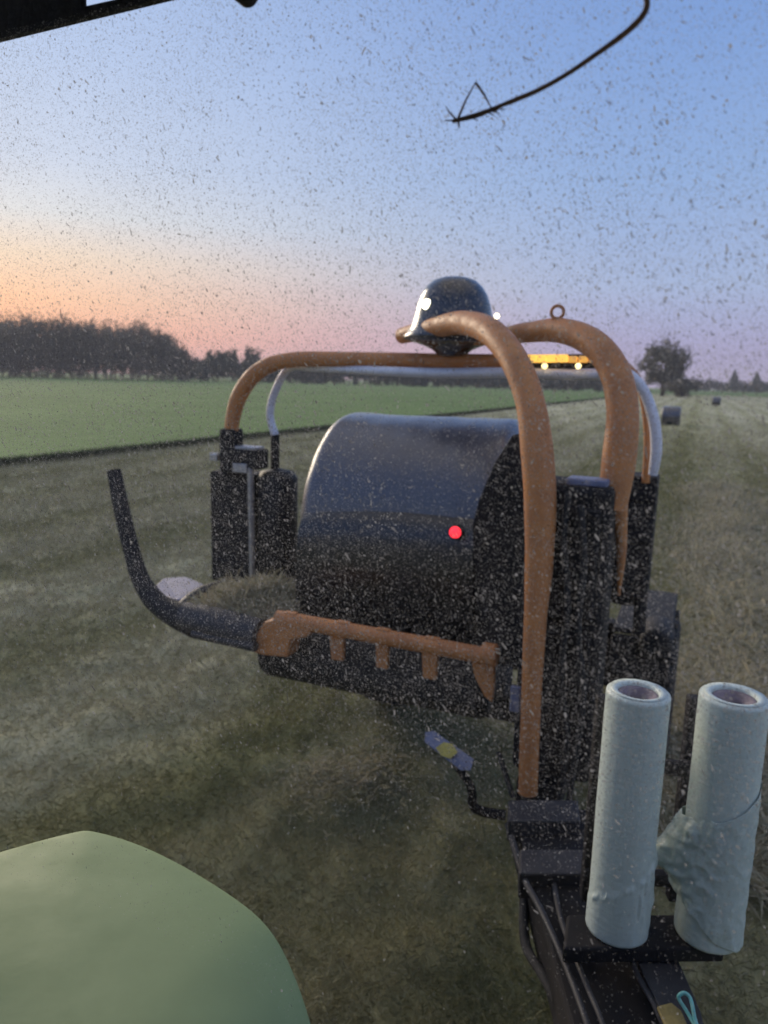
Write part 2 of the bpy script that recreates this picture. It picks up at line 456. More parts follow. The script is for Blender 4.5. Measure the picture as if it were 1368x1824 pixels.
def scatter(n, dmin, dmax, amin=-33, amax=33, power=1.0):
    """points in the wedge the window looks over, (u, v)"""
    d = dmin * (dmax / dmin) ** (rng.uniform(0, 1, n) ** power)
    az = np.radians(rng.uniform(amin, amax, n))
    x, y = d * np.sin(az), d * np.cos(az)
    return x * U.x + y * U.y, x * V.x + y * V.y
u1, v1 = scatter(560000, 1.6, 70, power=.95)
clump = fbm(u1, v1, 2.2, 3, 9)
keep = (clump + .4 * fbm(u1, v1, 8, 2, 5) + rng.uniform(-1.6, 1.6, len(u1)) > -1.9) & (u1 > EDGE + .2)
keep &= rng.uniform(0, 1, len(u1)) > (np.hypot(u1, v1) - 30) / 45
u1, v1, clump = u1[keep], v1[keep], clump[keep]
dist = np.hypot(u1, v1)
n = len(u1)
sz = np.clip(dist / 6, .55, 5)
hump = np.clip(clump + .5, 0, 2) * .02
tag(blades('cut_grass', u1, v1, ground_h(u1, v1) + rng.uniform(0, .03, n) + .016 * np.clip(fbm(u1, v1, 9.0, 3, 31), -.3, 2), rng.uniform(.03, .10, n) * np.clip(sz, .8, 2.2), rng.uniform(.0022, .0048, n) * sz,
           np.radians(rng.normal(22, 28, n)), M['stubble']), 'short pale cut grass and hay stubble lying over the mown field', 'grass', kind='stuff')
ve = 7 * (150 / 7) ** rng.uniform(0, 1, 26000)
ue = EDGE + .05 + np.abs(rng.normal(0, .32, len(ve)))
n = len(ve)
tag(blades('uncut_grass', ue, ve, np.zeros(n), rng.uniform(.10, .30, n), rng.uniform(.006, .012, n) * np.clip(ve / 14, 1, 4), np.radians(rng.uniform(50, 90, n)), M['verge']),
    'dark strip of taller uncut grass along the edge of the green field', 'grass', kind='stuff')

# windrow of pale hay on the right
ph = ath(1300, 1085, .06)
u0w = ph.dot(U) + .12
nw = 26000
vw = 3.6 + 16 * rng.uniform(0, 1, nw) ** 1.35
uw = u0w + rng.normal(0, .42, nw) + .18 * np.sin(vw * .9)
hw = .17 * np.exp(-((uw - u0w) / .5) ** 2) * (.7 + .3 * np.sin(vw * 2.3 + 1)) * rng.uniform(0, 1, nw)
tag(blades('hay_windrow', uw, vw, hw + .01, rng.uniform(.10, .28, nw), rng.uniform(.004, .009, nw) * np.clip(vw / 6, 1, 2.2), np.radians(rng.normal(10, 26, nw)), M['hay']),
    'pale loose hay lying in a raised row to the right of the film rolls', 'windrow', kind='stuff')

# ------------------------------------------------------------------ trees
def leaf_quads(centres, sizes, seed=0):
    r = np.random.default_rng(seed); n = len(centres)
    a = r.normal(size=(n, 3)); a /= np.linalg.norm(a, axis=1)[:, None]
    b = np.cross(a, r.normal(size=(n, 3))); b /= np.linalg.norm(b, axis=1)[:, None]
    s = sizes[:, None]
    vs = np.stack([centres - a * s, centres - b * s * .6, centres + a * s, centres + b * s * .6], 1).reshape(-1, 3)
    k = np.arange(n) * 4
    return vs, np.stack([k, k + 1, k + 2, k + 3], 1)
def crown_points(c, rad, n, seed, clumps=26, spread=.26, shell=.45, gaps=()):
    r = np.random.default_rng(seed)
    d = r.normal(size=(clumps, 3)); d /= np.linalg.norm(d, axis=1)[:, None]
    cc = d * (shell + (1 - shell) * r.uniform(0, 1, (clumps, 1)) ** .6) * .82
    which = r.integers(0, clumps, n)
    csz = r.uniform(.6, 1.25, clumps)
    p = cc[which] + r.normal(size=(n, 3)) * spread * csz[which][:, None] * .62
    return np.array(c) + p * np.array(rad)

# the wood at the left and the hedges: far masses
def mass(name, items, leaf, m, label, cat, seed, per=900):
    vs, fs, off = [], [], 0
    for i, (px, yb, dpt, h, w) in enumerate(items):
        d = ray(px, 676 + (px - 684) * math.tan(ROLL)); d = Vector((d.x, d.y, 0)).normalized()
        c = d * dpt
        pts = crown_points((c.x, c.y, h * .52), (w * .62, w * .62, h * .50), per, seed + i, clumps=22, spread=.34, shell=.3)
        pts[:, 2] = np.abs(pts[:, 2])
        q, f = leaf_quads(pts, rng.uniform(.6, 1.2, len(pts)) * leaf, seed + 99 + i)
        vs.append(q); fs.append(f + off); off += len(q)
        if i % 2 == 0:
            tb = MB(); tb.tube([Vector((c.x, c.y, -.2)), Vector((c.x, c.y, h * .5))], [.3, .15], n=5, sub=1)
            tv = np.array(tb.v); q4 = np.array([x for x in tb.f if len(x) == 4])
            vs.append(tv); fs.append(q4 + off); off += len(tv)
    return tag(np_mesh(name, np.concatenate(vs), np.concatenate(fs), m), label, cat, kind='stuff')
items = []
prof_x = [-190, -120, -60, 0, 40, 80, 120, 165, 205, 245, 280, 310, 332]
prof_y = [560, 570, 577, 581, 576, 574, 580, 584, 583, 586, 592, 606, 628]
for row, dd in enumerate((262, 276, 292)):
    for px in np.arange(-190, 336 - row * 6, 15):
        top = np.interp(px, prof_x, prof_y) + rng.uniform(-3, 9) + row * 1.5
        h = (658 + (px) * math.tan(ROLL) - top) / F * dd * 1.02 + EYE.z
        items.append((px + rng.uniform(-5, 5), 0, dd * 1.0, h, rng.uniform(4.5, 7)))
mass('treeline', items, .5, M['leaf'], 'tall dark wood standing at the left edge of the green field', 'wood', 100, per=1000)
items = []
for px in np.arange(336, 1100, 13):
    top = 641 if 360 < px < 420 or 436 < px < 452 else (655 if px < 470 else 652)
    top = {True: 627}.get(362 < px < 418 or 432 < px < 454, np.interp(px, [336, 360, 470, 520, 640, 760, 900, 1100], [640, 645, 648, 645, 641, 652, 664, 672])) + rng.uniform(-2, 3)
    dd = 285
    h = (658 + px * math.tan(ROLL) - top) / F * dd + EYE.z
    items.append((px, 0, dd, max(h, 3.0), rng.uniform(3.5, 5.5)))
mass('hedge', items, .75, M['leaf_green'], 'low dark green hedge running behind the wrapper at the far side of the field', 'hedge', 300, per=700)
items = []
for px in np.arange(1225, 1480, 9):
    dd = 520
    items.append((px, 0, dd, rng.uniform(5.5, 8.5), rng.uniform(5, 8)))
mass('far_treeline', items, .9, M['leaf_green'], 'thin blue-grey line of trees on the horizon at the right', 'wood', 500, per=160)

def tree(name, px, dpt, h, w, label, cat, seed, n=3500, leaf=.34, m='leaf', clear=.12, conifer=False, clumps=34, spread=.26):
    d = ray(px, 676 + (px - 684) * math.tan(ROLL)); d = Vector((d.x, d.y, 0)).normalized(); c = d * dpt
    root = empty(name, c, label, cat)
    r = np.random.default_rng(seed)
    tb = MB(); tb.tube([c + Z * -.3, c + Z * h * .25, c + Z * h * .55 + Vector((.3, 0, 0)), c + Z * h * .85], [w * .045, w * .032, w * .02, w * .006], n=8)
    if not conifer:
        for k in range(9):
            z0 = h * r.uniform(.2, .6); a = r.uniform(0, 6.28); l = w * r.uniform(.22, .42)
            e = c + Z * (z0 + l * .7) + Vector((math.cos(a), math.sin(a), 0)) * l
            tb.tube([c + Z * z0, (c + Z * z0 + e) / 2 + Z * .2, e], [w * .018, w * .012, w * .004], n=6, sub=3)
    tb.build('trunk', M['bark'], root)
    if conifer:
        hh = r.uniform(0, 1, n) ** 1.3; a = r.uniform(0, 6.28, n); rr = w * .5 * (1 - hh) * np.sqrt(r.uniform(.1, 1, n)) * (1 + .2 * np.sin(hh * 40))
        pts = np.stack([c.x + np.cos(a) * rr, c.y + np.sin(a) * rr, h * (.1 + .9 * hh)], 1)
    else:
        zc = h * (1 + clear) / 2
        pts = crown_points((c.x, c.y, zc), (w * .5, w * .5, h * (1 - clear) / 2), n, seed, clumps=clumps, spread=spread)
    q, f = leaf_quads(pts, r.uniform(.6, 1.3, n) * leaf, seed + 1)
    np_mesh('crown', q, f, M[m], base=c, parent=root)
    return root
tree('broadleaf_tree', 1181, 205, 14.6, 13.6, 'tall rounded broadleaf tree standing alone near the right edge of the mown field', 'tree', 41, n=5200, leaf=.42, clumps=30, spread=.25)
tree('bush', 1216, 200, 4.6, 9.2, 'low round dark bush at the foot of the tall lone tree', 'bush', 52, n=2600, leaf=.36, clear=0.0, clumps=20, spread=.36)
tree('conifer_tree', 1306, 500, 13.5, 11, 'left of two pointed trees rising from the far tree line', 'tree', 61, n=1300, leaf=.6, m='leaf_green', conifer=True)
tree('conifer_tree', 1346, 500, 12.2, 11, 'right of two pointed trees rising from the far tree line', 'tree', 62, n=1300, leaf=.6, m='leaf_green', conifer=True)

# ------------------------------------------------------------------ far bales
def far_bale(px, py, label, r=.62, l=1.15):
    c = ath(px, py, 0.0)
    mb = MB(); mb.cyl(c + Z * (r - .03), U, r, l, bev=.09, n=40)
    return tag(mb.build('hay_bale', M['bale_film'], base=c), label, 'bale', 'wrapped bales lying out on the field')
far_bale(1194, 757, 'nearer black wrapped round bale on the mown field beside the right guard hoop')
far_bale(1275, 722, 'farther tiny black bale out on the mown field near the horizon')

# ------------------------------------------------------------------ bale wrapper
HUBV = 4.1
BASE = P(-.9, 3.4, 0)
wr = empty('bale_wrapper', BASE, 'orange and black trailed bale wrapper with tubular arches standing behind the tractor', 'bale wrapper')
def pxr(p, w): return w * depth(p) / F                 # a width in photo pixels, as metres at that point

def arm(spec):
    pts = [atv(x, y, v) for x, y, v, w in spec]
    return pts, [pxr(p, s[3]) for p, s in zip(pts, spec)]
p1, r1 = arm([(940, 1412, 2.90, 17), (946, 1250, 2.92, 17.5), (953, 1110, 2.95, 20), (960, 1000, 2.98, 25), (962, 900, 3.0, 28.5), (957, 810, 3.03, 29),
              (944, 715, 3.1, 26), (915, 640, 3.22, 25), (872, 590, 3.42, 24), (822, 575, 3.68, 21), (770, 585, 3.9, 18), (716, 598, 4.12, 14)])
MB().tube(p1, r1, n=24).build('support_arch', M['orange'], wr)
p2, r2 = arm([(1090, 908, 3.2, 25), (1103, 815, 3.23, 30), (1109, 730, 3.27, 28), (1094, 660, 3.34, 27), (1056, 611, 3.45, 25), (1000, 589, 3.6, 22), (940, 592, 3.75, 18), (880, 600, 3.95, 14), (800, 603, 4.12, 12)])
a2 = MB().tube(p2, r2, n=24).build('support_arch', M['orange'], wr)
eye = MB(); ec = atv(993, 556, 3.6); er = pxr(ec, 11)
eye.torus(ec, V, er, er * .27); eye.box(ec - Z * (er * 1.25), (er * 1.6, er * .8, er * .7), .003)
eye.build('lifting_eye', M['orange'], a2)
tp = [atv(1098, 890, 3.26), atv(1107, 960, 3.28), atv(1102, 1060, 3.3)]
MB().tube(tp, [pxr(tp[0], 20), pxr(tp[1], 10), pxr(tp[2], 3)], n=10).build('arch_bracket', M['orange'], wr)

# hub dome on top, with window reflections of lamps added as glowing discs
hc = atv(806, 600, HUBV); s = pxr(hc, 1)
hub = MB()
hub.lathe([(0, 103 * s), (22 * s, 101 * s), (38 * s, 95.5 * s), (50 * s, 85 * s), (59 * s, 71 * s), (65 * s, 54 * s), (69 * s, 36 * s), (74 * s, 19 * s), (83 * s, 4 * s), (88 * s, -1 * s), (86 * s, -6 * s), (66 * s, -11 * s), (48 * s, -17 * s), (35 * s, -23 * s), (24 * s, -33 * s), (0, -37 * s)], hc, Z, 56)
M['hub'] = mat('glossy_black_plastic', (.02, .02, .024), .16, col2=(.06, .055, .06), scale=14, rough2=.5, coat=.6, bump=.05, bscale=50)
hubo = hub.build('hub_dome', M['hub'], wr)
def reflected_lamp(px, py, v, w, mt, parent):
    c = atv(px, py, v); r = pxr(c, w); d = (EYE - c).normalized()
    MB().lathe([(0, -r * 1.2), (r * .9, -r), (r * 1.25, r * .1), (r * 1.12, r * .2)], c, d, 20).build('glint_backing', M['black'], parent)
    MB().lathe([(r * 1.05, r * .1), (r * .8, r * .45), (r * .4, r * .6), (0, r * .66)], c, d, 20).build('lamp_reflection', mt, parent)
hn = hc.dot(V)
reflected_lamp(760, 542, hn - .19, 9, M['white_glint'], hubo)
reflected_lamp(786, 567, hn - .26, 5, M['warm_glint'], hubo)
reflected_lamp(885, 563, hn - .22, 4.5, M['white_glint'], hubo)

# rotating arch with film dispensers at both ends
cp = [(412, 790, 11), (414, 750, 13), (428, 702, 14.5), (462, 660, 14.5), (520, 641, 13.5), (640, 640, 13), (800, 643, 13), (960, 645, 13.5), (1080, 645, 13), (1122, 664, 11), (1146, 705, 8), (1154, 780, 7), (1150, 860, 7)]
cpts = [atv(x, y, HUBV) for x, y, w in cp]
MB().tube(cpts, [pxr(p, c[2]) for p, c in zip(cpts, cp)], n=18).build('wrapping_arch', M['orange'], wr)
hp = [(490, 775), (481, 740), (489, 700), (515, 656)]
hpt = [atv(x, y, HUBV + .12) for x, y in hp]
hp2 = [(515, 656), (560, 655), (760, 664), (900, 664), (1060, 668), (1112, 664), (1144, 692), (1164, 745), (1169, 800), (1163, 846)]
hpt2 = [atv(x, y, HUBV + (.06 if i < 2 else -.09)) for i, (x, y) in enumerate(hp2)]
gh = MB().tube(hpt + hpt2[1:], [pxr(p, 7) for p in hpt] + [pxr(p, w) for p, w in zip(hpt2[1:], (7, 9, 9.5, 9.5, 9.5, 9.5, 10, 10, 8))], n=14).build('guard_hoop', M['steel'], wr)
gl = [atv(490, 775, HUBV + .12), atv(490, 850, HUBV + .12)]
MB().tube(gl, pxr(gl[0], 8), n=10, sub=1).build('hoop_foot', M['black'], gh)
# amber reflection in the window, added as a glowing bar and spots on the arch
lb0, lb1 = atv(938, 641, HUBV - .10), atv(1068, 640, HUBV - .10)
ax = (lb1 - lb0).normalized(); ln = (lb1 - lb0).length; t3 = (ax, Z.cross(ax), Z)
lbo = MB().box((lb0 + lb1) / 2 + Z.cross(ax) * .03 - Z * .01, (ln + .02, .05, .075), .01, t3).build('amber_reflection', M['black'], wr)
lens, dim_reflection_cells = MB(), MB()  # lens holds the brighter cells of the amber reflection
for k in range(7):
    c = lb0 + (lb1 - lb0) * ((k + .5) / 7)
    (lens if k < 4 else dim_reflection_cells).box(c + Z * (.006 if k < 4 else .0), (ln / 7 - (.006 if k > 3 else -.002), .03, .042 if k < 4 else .034), .006, t3)
lens.build('amber_reflection_cell', M['amber'], lbo)
dim_reflection_cells.build('amber_reflection_cell', M['amber_dim'], lbo)
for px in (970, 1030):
    q = atv(px, 652, HUBV - .16); MB().lathe([(.016, 0), (.013, .008), (0, .012)], q, (EYE - q).normalized(), 16).build('spot_reflection', M['warm_glint'], lbo)

def dispenser(pxs, face):
    (x0, y0), (x1, y1) = pxs
    v = HUBV + .02
    a, b_ = atv(x0, y0, v), atv(x1, y1, v)
    u0, u1_ = a.dot(U), b_.dot(U); z1, z0 = a.z, b_.z
    d = MB(); d.span((u0, v - .02, z0), (u1_, v + .20, z1), .015)
    for k in range(3):
        zz = z0 + (z1 - z0) * (.15 + .33 * k); d.span((u0 + .02, v - .035, zz), (u1_ - .02, v - .015, zz + .05), .004)
    o = d.build('film_dispenser', M['black'], wr)
    return o, u0, u1_, z0, z1, v
do, u0, u1_, z0, z1, dv = dispenser(((376, 838), (455, 1045)), -1)
rod = [atv(446, 832, HUBV - .06), atv(450, 1046, HUBV - .06)]
MB().tube(rod, pxr(rod[0], 5.5), n=12, sub=1).build('tension_rod', M['chrome'], do)
fr = MB(); q = atv(492, 950, HUBV + .1)
fr.lathe([(0, -.40), (.12, -.40), (.135, -.38), (.135, .36), (.11, .40), (.03, .42), (0, .42)], P(q.dot(U), HUBV + .12, 1.42), Z, 28)
fr.build('film_roll_in_use', M['roll_film'], do)
hd = MB(); q = atv(412, 800, HUBV)
hd.span((q.dot(U) - .06, HUBV - .06, q.z - .16), (q.dot(U) + .05, HUBV + .08, q.z + .14), .02)
q = atv(440, 815, HUBV - .02); hd.span((q.dot(U) - .10, HUBV - .08, q.z - .07), (q.dot(U) + .12, HUBV + .06, q.z + .06), .012)
hdo = hd.build('dispenser_head', M['black'], do)
br = MB(); q = atv(444, 798, HUBV - .02); br.span((q.dot(U) - .08, HUBV - .07, q.z - .012), (q.dot(U) + .08, HUBV + .04, q.z + .012), .004)
br.build('head_bracket', M['chrome'], do); br = MB(); q = atv(436, 832, HUBV - .02); br.span((q.dot(U) - .05, HUBV - .09, q.z - .03), (q.dot(U) + .06, HUBV - .05, q.z + .03), .004)
br.build('head_bracket', M['chrome'], do); br = MB(); q = atv(386, 812, HUBV - .02); br.span((q.dot(U) - .03, HUBV - .06, q.z - .03), (q.dot(U) + .03, HUBV - .02, q.z + .02), .004)
br.build('head_bracket', M['chrome'], do)
do2, *_ = dispenser(((1118, 846), (1152, 1072)), 1)
fr = MB(); q = atv(1110, 960, HUBV + .1)
fr.lathe([(0, -.33), (.085, -.33), (.095, -.31), (.095, .33), (.08, .36), (0, .36)], P(q.dot(U) + .03, HUBV + .10, 1.58), Z, 28)
fr.build('film_roll_in_use', M['roll_film'], do2)
sr = [atv(1142, 1060, HUBV), atv(1138, 1125, HUBV)]
MB().tube(sr, pxr(sr[0], 11), n=12, sub=1).build('dispenser_foot', M['black'], do2)

# front tower carrying the arches
tw = MB()
tw.span((-.64, 3.06, .72), (-.29, 3.36, 2.04), .03)
tw.span((-.60, 3.035, .95), (-.33, 3.07, 1.40), .012)
tw.span((-.60, 3.035, 1.46), (-.33, 3.07, 1.95), .012)
for uu in (-.585, -.345):
    for zz in (.98, 1.18, 1.37, 1.49, 1.70, 1.92): tw.cyl(P(uu, 3.03, zz), V, .011, .014, .003, 8)
two = tw.build('tower', M['black'], wr)
for pts_, w_ in (([(1012, 880), (1004, 960), (1012, 1080), (1000, 1200), (1010, 1330), (990, 1432)], 6.5), ([(1034, 900), (1040, 1000), (1030, 1120), (1038, 1240), (1024, 1350), (1012, 1436)], 6)):
    q = [atv(x, y, 3.0) for x, y in pts_]
    MB().tube(q, pxr(q[0], w_), n=10, sub=6).build('hose', M['rubber'], two)
q = atv(1052, 848, 3.15)
MB().span((q.dot(U) - .09, 3.08, 2.035), (q.dot(U) + .08, 3.2, 2.065), .008).build('tower_cap', M['plate'], two)
# table rails, rollers and belts under the bale
rl = MB()
for uu in (-2.02, -.88):
    rl.span((uu - .05, 3.22, .86), (uu + .05, 5.1, 1.06), .015)
rl.span((-2.02, 4.9, .7), (-.88, 5.02, .95), .015)
rl.span((-1.7, 3.9, .52), (-.4, 4.02, .72), .02)
rl.span((-2.0, 4.93, .42), (-.3, 5.07, .56), .02)
rl.span((-.62, 3.1, .5), (-.42, 5.06, .66), .02)
rl.build('chassis', M['black'], wr)
M['guard'] = mat('dusty_black_guard', (.010, .0095, .012), .36, col2=(.017, .016, .019), scale=6, rough2=.5, bump=.08, bscale=12, spec=.55, coat=.35)
gtop = [(530, 912), (570, 908), (640, 909), (700, 912), (780, 918), (846, 924)]
gbot = [(524, 1112), (566, 1118), (640, 1130), (700, 1140), (780, 1158), (842, 1178)]
vs, fs, NP_ = [], [], 12
for (xt, yt), (xb, yb) in zip(gtop, gbot):
    t_, b_ = atv(xt, yt, 3.40), atv(xb, yb, 3.34)
    rad_ = .17
    vs += [b_ + V * .02, b_]
    for k in range(NP_):
        a_ = math.pi / 2 * k / (NP_ - 1)
        vs.append(t_ + V * (rad_ * (1 - math.cos(a_)) - .005) - Z * (rad_ * (1 - math.sin(a_))))
    vs += [t_ + V * (rad_ - .01) - Z * .012]
k_ = NP_ + 3
for i in range(len(gtop) - 1):
    for k in range(k_ - 1): fs.append((i * k_ + k, (i + 1) * k_ + k, (i + 1) * k_ + k + 1, i * k_ + k + 1))
gpo = MB().add(vs, fs, True).build('front_guard', M['guard'], wr)
MB().prism([atv(x, y, 3.40) for x, y in ((841, 934), (852, 892), (880, 825), (912, 775), (950, 768), (950, 1195), (841, 1178))], V * .03, .010).build('shade_plate', M['black'], wr)  # black plate added where the bale's right end lies in shade
for vv, zz, rr in ((3.33, .965, .155), (3.75, .84, .11), (4.45, .84, .11), (4.85, .965, .15)):
    MB().cyl(P(-1.45, vv, zz), U, rr, 1.26, .03, 36).build('table_roller', M['rubber'], wr)

# orange front bar with its hanging tabs
b0, b1 = atv(494, 1100, 3.1), atv(886, 1172, 3.1)
bb = MB(); bb.tube([b0, (b0 + b1) / 2, b1], [pxr(b0, 13.5), pxr((b0 + b1) / 2, 14.5), pxr(b1, 15.5)], n=20, sub=4)
q = atv(872, 1165, 3.1); bb.cyl(q, U, pxr(q, 20), .07, .01)
for px in (522, 622, 695, 780):
    c = b0 + (b1 - b0) * ((px - 494) / 392); bb.box(c + Z * .028, (.075, .04, .034), .010)
bar = bb.build('front_bar', M['orange'], wr)
def hang(poly, v=3.1, th=.03):
    MB().prism([atv(x, y, v) for x, y in poly], V * th, .004).build('bar_tab', M['orange'], bar)
hang([(585, 1118), (612, 1123), (610, 1178), (590, 1175)])
hang([(668, 1133), (692, 1138), (689, 1193), (670, 1189)])
hang([(750, 1148), (780, 1153), (776, 1212), (753, 1208)])
hang([(836, 1160), (880, 1168), (880, 1225), (876, 1252), (862, 1240), (845, 1205)])
MB().prism([atv(x, y, 3.06) for x, y in [(470, 1108), (500, 1100), (560, 1118), (545, 1136), (516, 1140), (512, 1172), (470, 1168), (447, 1162), (452, 1135)]], V * .12, .012).build('bar_end_bracket', M['orange'], wr)

# loading arm reaching out to the left
lp = [(203, 838, 3.30), (216, 905, 3.27), (233, 975, 3.24), (250, 1030, 3.21), (278, 1072, 3.17), (322, 1100, 3.13), (350, 1112, 3.12)]
lpt = [atv(x, y, v) for x, y, v in lp]
la = MB().tube(lpt, [pxr(p, w) for p, w in zip(lpt, (12.5, 14, 14.5, 16, 19, 23, 25))], n=18).build('loading_arm', M['rubber'], wr)
l0, l1 = atv(330, 1098, 3.12), atv(465, 1132, 3.1)
MB().tube([l0, (l0 + l1) / 2, l1], [pxr(l0, 26), pxr(l0, 30), pxr(l1, 29)], n=22, sub=4).build('arm_roller', M['dark_steel'], la)
l0, l1 = atv(345, 1128, 3.05), atv(455, 1152, 3.03)
MB().tube([l0, l1], pxr(l0, 9), n=12, sub=1).build('arm_ram', M['dark_steel'], la)
tl = [atv(322, 1088, 3.2), atv(352, 1062, 3.36), atv(392, 1046, 3.52), atv(440, 1050, 3.6)]
MB().tube(tl, [pxr(tl[0], 15), pxr(tl[0], 14), pxr(tl[0], 12), pxr(tl[0], 11)], n=14).build('tray_rail', M['dark_steel'], la)
tr0 = MB(); tr0.prism([P(-2.52, 3.2, 1.17), P(-1.98, 3.2, 1.17), P(-1.98, 3.72, 1.17), P(-2.46, 3.72, 1.17)], Z * -.04, .008)
tr0.build('hay_tray', M['black'], la)
ss = [atv(x, y, v) for x, y, v in ((268, 1052, 3.32), (316, 1068, 3.22), (352, 1062, 3.36), (362, 1040, 3.6), (330, 1027, 3.74), (292, 1030, 3.66))]
MB().prism(ss, Z * -.012, .003).build('side_plate', M['sheet'], la)

# small fittings
c = atv(811, 948, 3.37)
rlo = MB().cyl(c + V * .02, V, .036, .04, .006, 20).build('lamp_base', M['black'], wr)
MB().lathe([(.030, 0), (.027, -.014), (.014, -.022), (0, -.024)], c, V, 20).build('tail_lamp', M['red'], rlo)
pp = [atv(x, y, v) for x, y, v in ((757, 1304, 2.92), (772, 1301, 2.94), (844, 1352, 2.9), (838, 1372, 2.86), (820, 1372, 2.86), (756, 1322, 2.9))]
wp = MB().prism(pp, V * .008 - Z * .006, .002).build('warning_plate', M['plate'], wr)
pp = [atv(x, y, v) for x, y, v in ((776, 1332, 2.885), (790, 1322, 2.892), (806, 1325, 2.892), (815, 1340, 2.872), (802, 1352, 2.865), (786, 1346, 2.872))]
MB().prism(pp, V * .004 - Z * .002, .001).build('yellow_sticker', M['yellow'], wp)
pl = [atv(800, 1345, 2.93), atv(838, 1400, 2.96), atv(846, 1440, 3.0), atv(900, 1452, 3.05)]
MB().tube(pl, [.018, .02, .024, .024], n=8, sub=3).build('plate_stalk', M['black'], wp)
st = [atv(888, 1340, 2.95), atv(914, 1420, 2.92)]
MB().tube(st, pxr(st[0], 5), n=8, sub=1).build('strut', M['dark_steel'], wr)
q = atv(918, 1245, 2.98); MB().box(q, (.045, .02, .12), .006).build('latch_plate', M['plate'], wr)

# drawbar
dl0, dl1 = ath(912, 1440, .74), ath(1030, 1880, .74)
dr0, dr1 = ath(1064, 1440, .74), ath(1196, 1880, .74)
db = MB(); db.prism([dl0, dr0, dr1, dl1], Z * -.17, .012)
ex = (dl1 - dl0).normalized()
db.prism([dl1 + (dr1 - dl1) * .2, dr1 - (dr1 - dl1) * .2, dr1 - (dr1 - dl1) * .3 + ex * 1.0, dl1 + (dr1 - dl1) * .3 + ex * 1.0], Z * -.12, .01)
dbo = db.build('drawbar', M['black'], wr)
def step(x0, y0, x1, y1, h, thick, nm, m):
    a_, b_, c_, d_ = ath(x0, y0, h), ath(x1, y0, h), ath(x1 + 4, y1, h), ath(x0, y1, h)
    MB().prism([a_, b_, c_, d_], Z * -thick, .008).build(nm, m, dbo)
step(905, 1424, 1030, 1462, .80, .09, 'cross_plate', M['dark_steel'])
step(925, 1512, 1058, 1556, .79, .10, 'cross_plate', M['dark_steel'])
def hose(pts, w, nm='hose', m='dark_steel'):
    q = [ath(x, y, h) for x, y, h in pts]
    MB().tube(q, [pxr(p, w) for p in q], n=10, sub=5).build(nm, M[m], dbo)
hose([(905, 1470, .72), (932, 1560, .76), (968, 1630, .77), (1010, 1725, .77), (1046, 1824, .77), (1070, 1900, .74)], 6)
hose([(985, 1560, .74), (1000, 1640, .77), (1045, 1755, .78), (1072, 1820, .78), (1096, 1900, .75)], 5)
hose([(934, 1600, .62), (936, 1680, .60), (968, 1740, .62), (1010, 1824, .62), (1040, 1900, .62)], 9, m='rubber')
hose([(1120, 1700, .79), (1140, 1745, .79), (1166, 1792, .79), (1200, 1870, .76)], 5)
pk = [ath(x, y, .80) for x, y in ((1136, 1712), (1208, 1708), (1248, 1800), (1268, 1880), (1200, 1880), (1172, 1790))]
MB().prism(pk, Z * -.03, .004).build('side_lug', M['dark_steel'], dbo)

# rack for the spare rolls
RL = P(atv(1138, 1222, 2.06).dot(U), 2.06, .855); RRP = ath(1258, 1662, .855)
rk = MB()
SHZ = .855
AX = (RRP - RL).normalized(); AY = Z.cross(AX); RX = (AX, AY, Z)
rk.prism([ath(1003, 1690, SHZ), ath(1292, 1688, SHZ), ath(1270, 1628, SHZ), ath(1010, 1628, SHZ)], Z * -.05, .008)
mid = (RL + RRP) / 2
for px in (1048, 1203):
    q = ath(px, 1560, SHZ); q.z = 0
    rk.box(q + Z * 1.13, (.042, .042, .72), .006, RX)
for yy in (1352, 1550):
    a_, b_ = ath(1036, 1560, SHZ), ath(1214, 1560, SHZ)
    t_ = (EYE.z - SHZ); zz = EYE.z + ray(1125, yy).z / math.hypot(*ray(1125, yy).xy) * math.hypot(*((a_ + b_) / 2).xy)
    c_ = (a_ + b_) / 2; rk.box(Vector((c_.x, c_.y, zz)) - AY * .03, ((b_ - a_).length, .04, .05), .015, RX)
rko = rk.build('roll_rack', M['black'], dbo)
for c in (RL, RRP):
    pg = MB(); pg.cyl(c + Z * .36, Z, .026, .715, .006, 20); pg.build('roll_peg', M['dark_steel'], rko)

# wheels and axle
def wheel(u, v, r, w):
    c = P(u, v, r)
    t = MB(); t.lathe([(r * .56, -w / 2 + .02), (r * .80, -w / 2), (r * .95, -w / 2 + .02), (r, -w / 2 + .06), (r, w / 2 - .06), (r * .95, w / 2 - .02), (r * .80, w / 2), (r * .56, w / 2 - .02), (r * .56, -w / 2 + .02)], c, U, 44)
    for k in range(22):
        for sgn in (-1, 1):
            a_ = 2 * math.pi * (k + (.5 if sgn > 0 else 0)) / 22; rd = V * math.cos(a_) + Z * math.sin(a_); tg = U.cross(rd)
            t.box(c + rd * (r - .008) + U * (sgn * w * .22), (w * .46, .035, .035), .006, ((U + tg * .45 * sgn).normalized(), (tg - U * .45 * sgn).normalized(), rd))
    t2 = t.build('wheel', M['rubber'], wr)
    MB().lathe([(0, w * .2), (r * .2, w * .2), (r * .25, w * .1), (r * .5, w * .1), (r * .57, w * .44), (r * .57, -w * .44), (r * .5, -w * .1), (r * .25, -w * .1), (r * .2, -w * .2), (0, -w * .2)], c, U, 32).build('rim', M['black'], t2)
wheel(-.13, 5.0, .49, .30)
wheel(-1.98, 5.0, .49, .30)
q0 = atv(1093, 1122, 4.0)
mg = MB(); mg.span((-.36, 4.42, .985), (-.02, 5.4, 1.02), .012); mg.span((-.36, 4.40, .72), (-.02, 4.45, .98), .015); mg.span((-.5, 4.5, .62), (-.36, 4.6, 1.02), .01)
q = atv(1172, 1118, 4.5); mg.cyl(P(q.dot(U), 4.50, .97), V, .095, .34, .03)
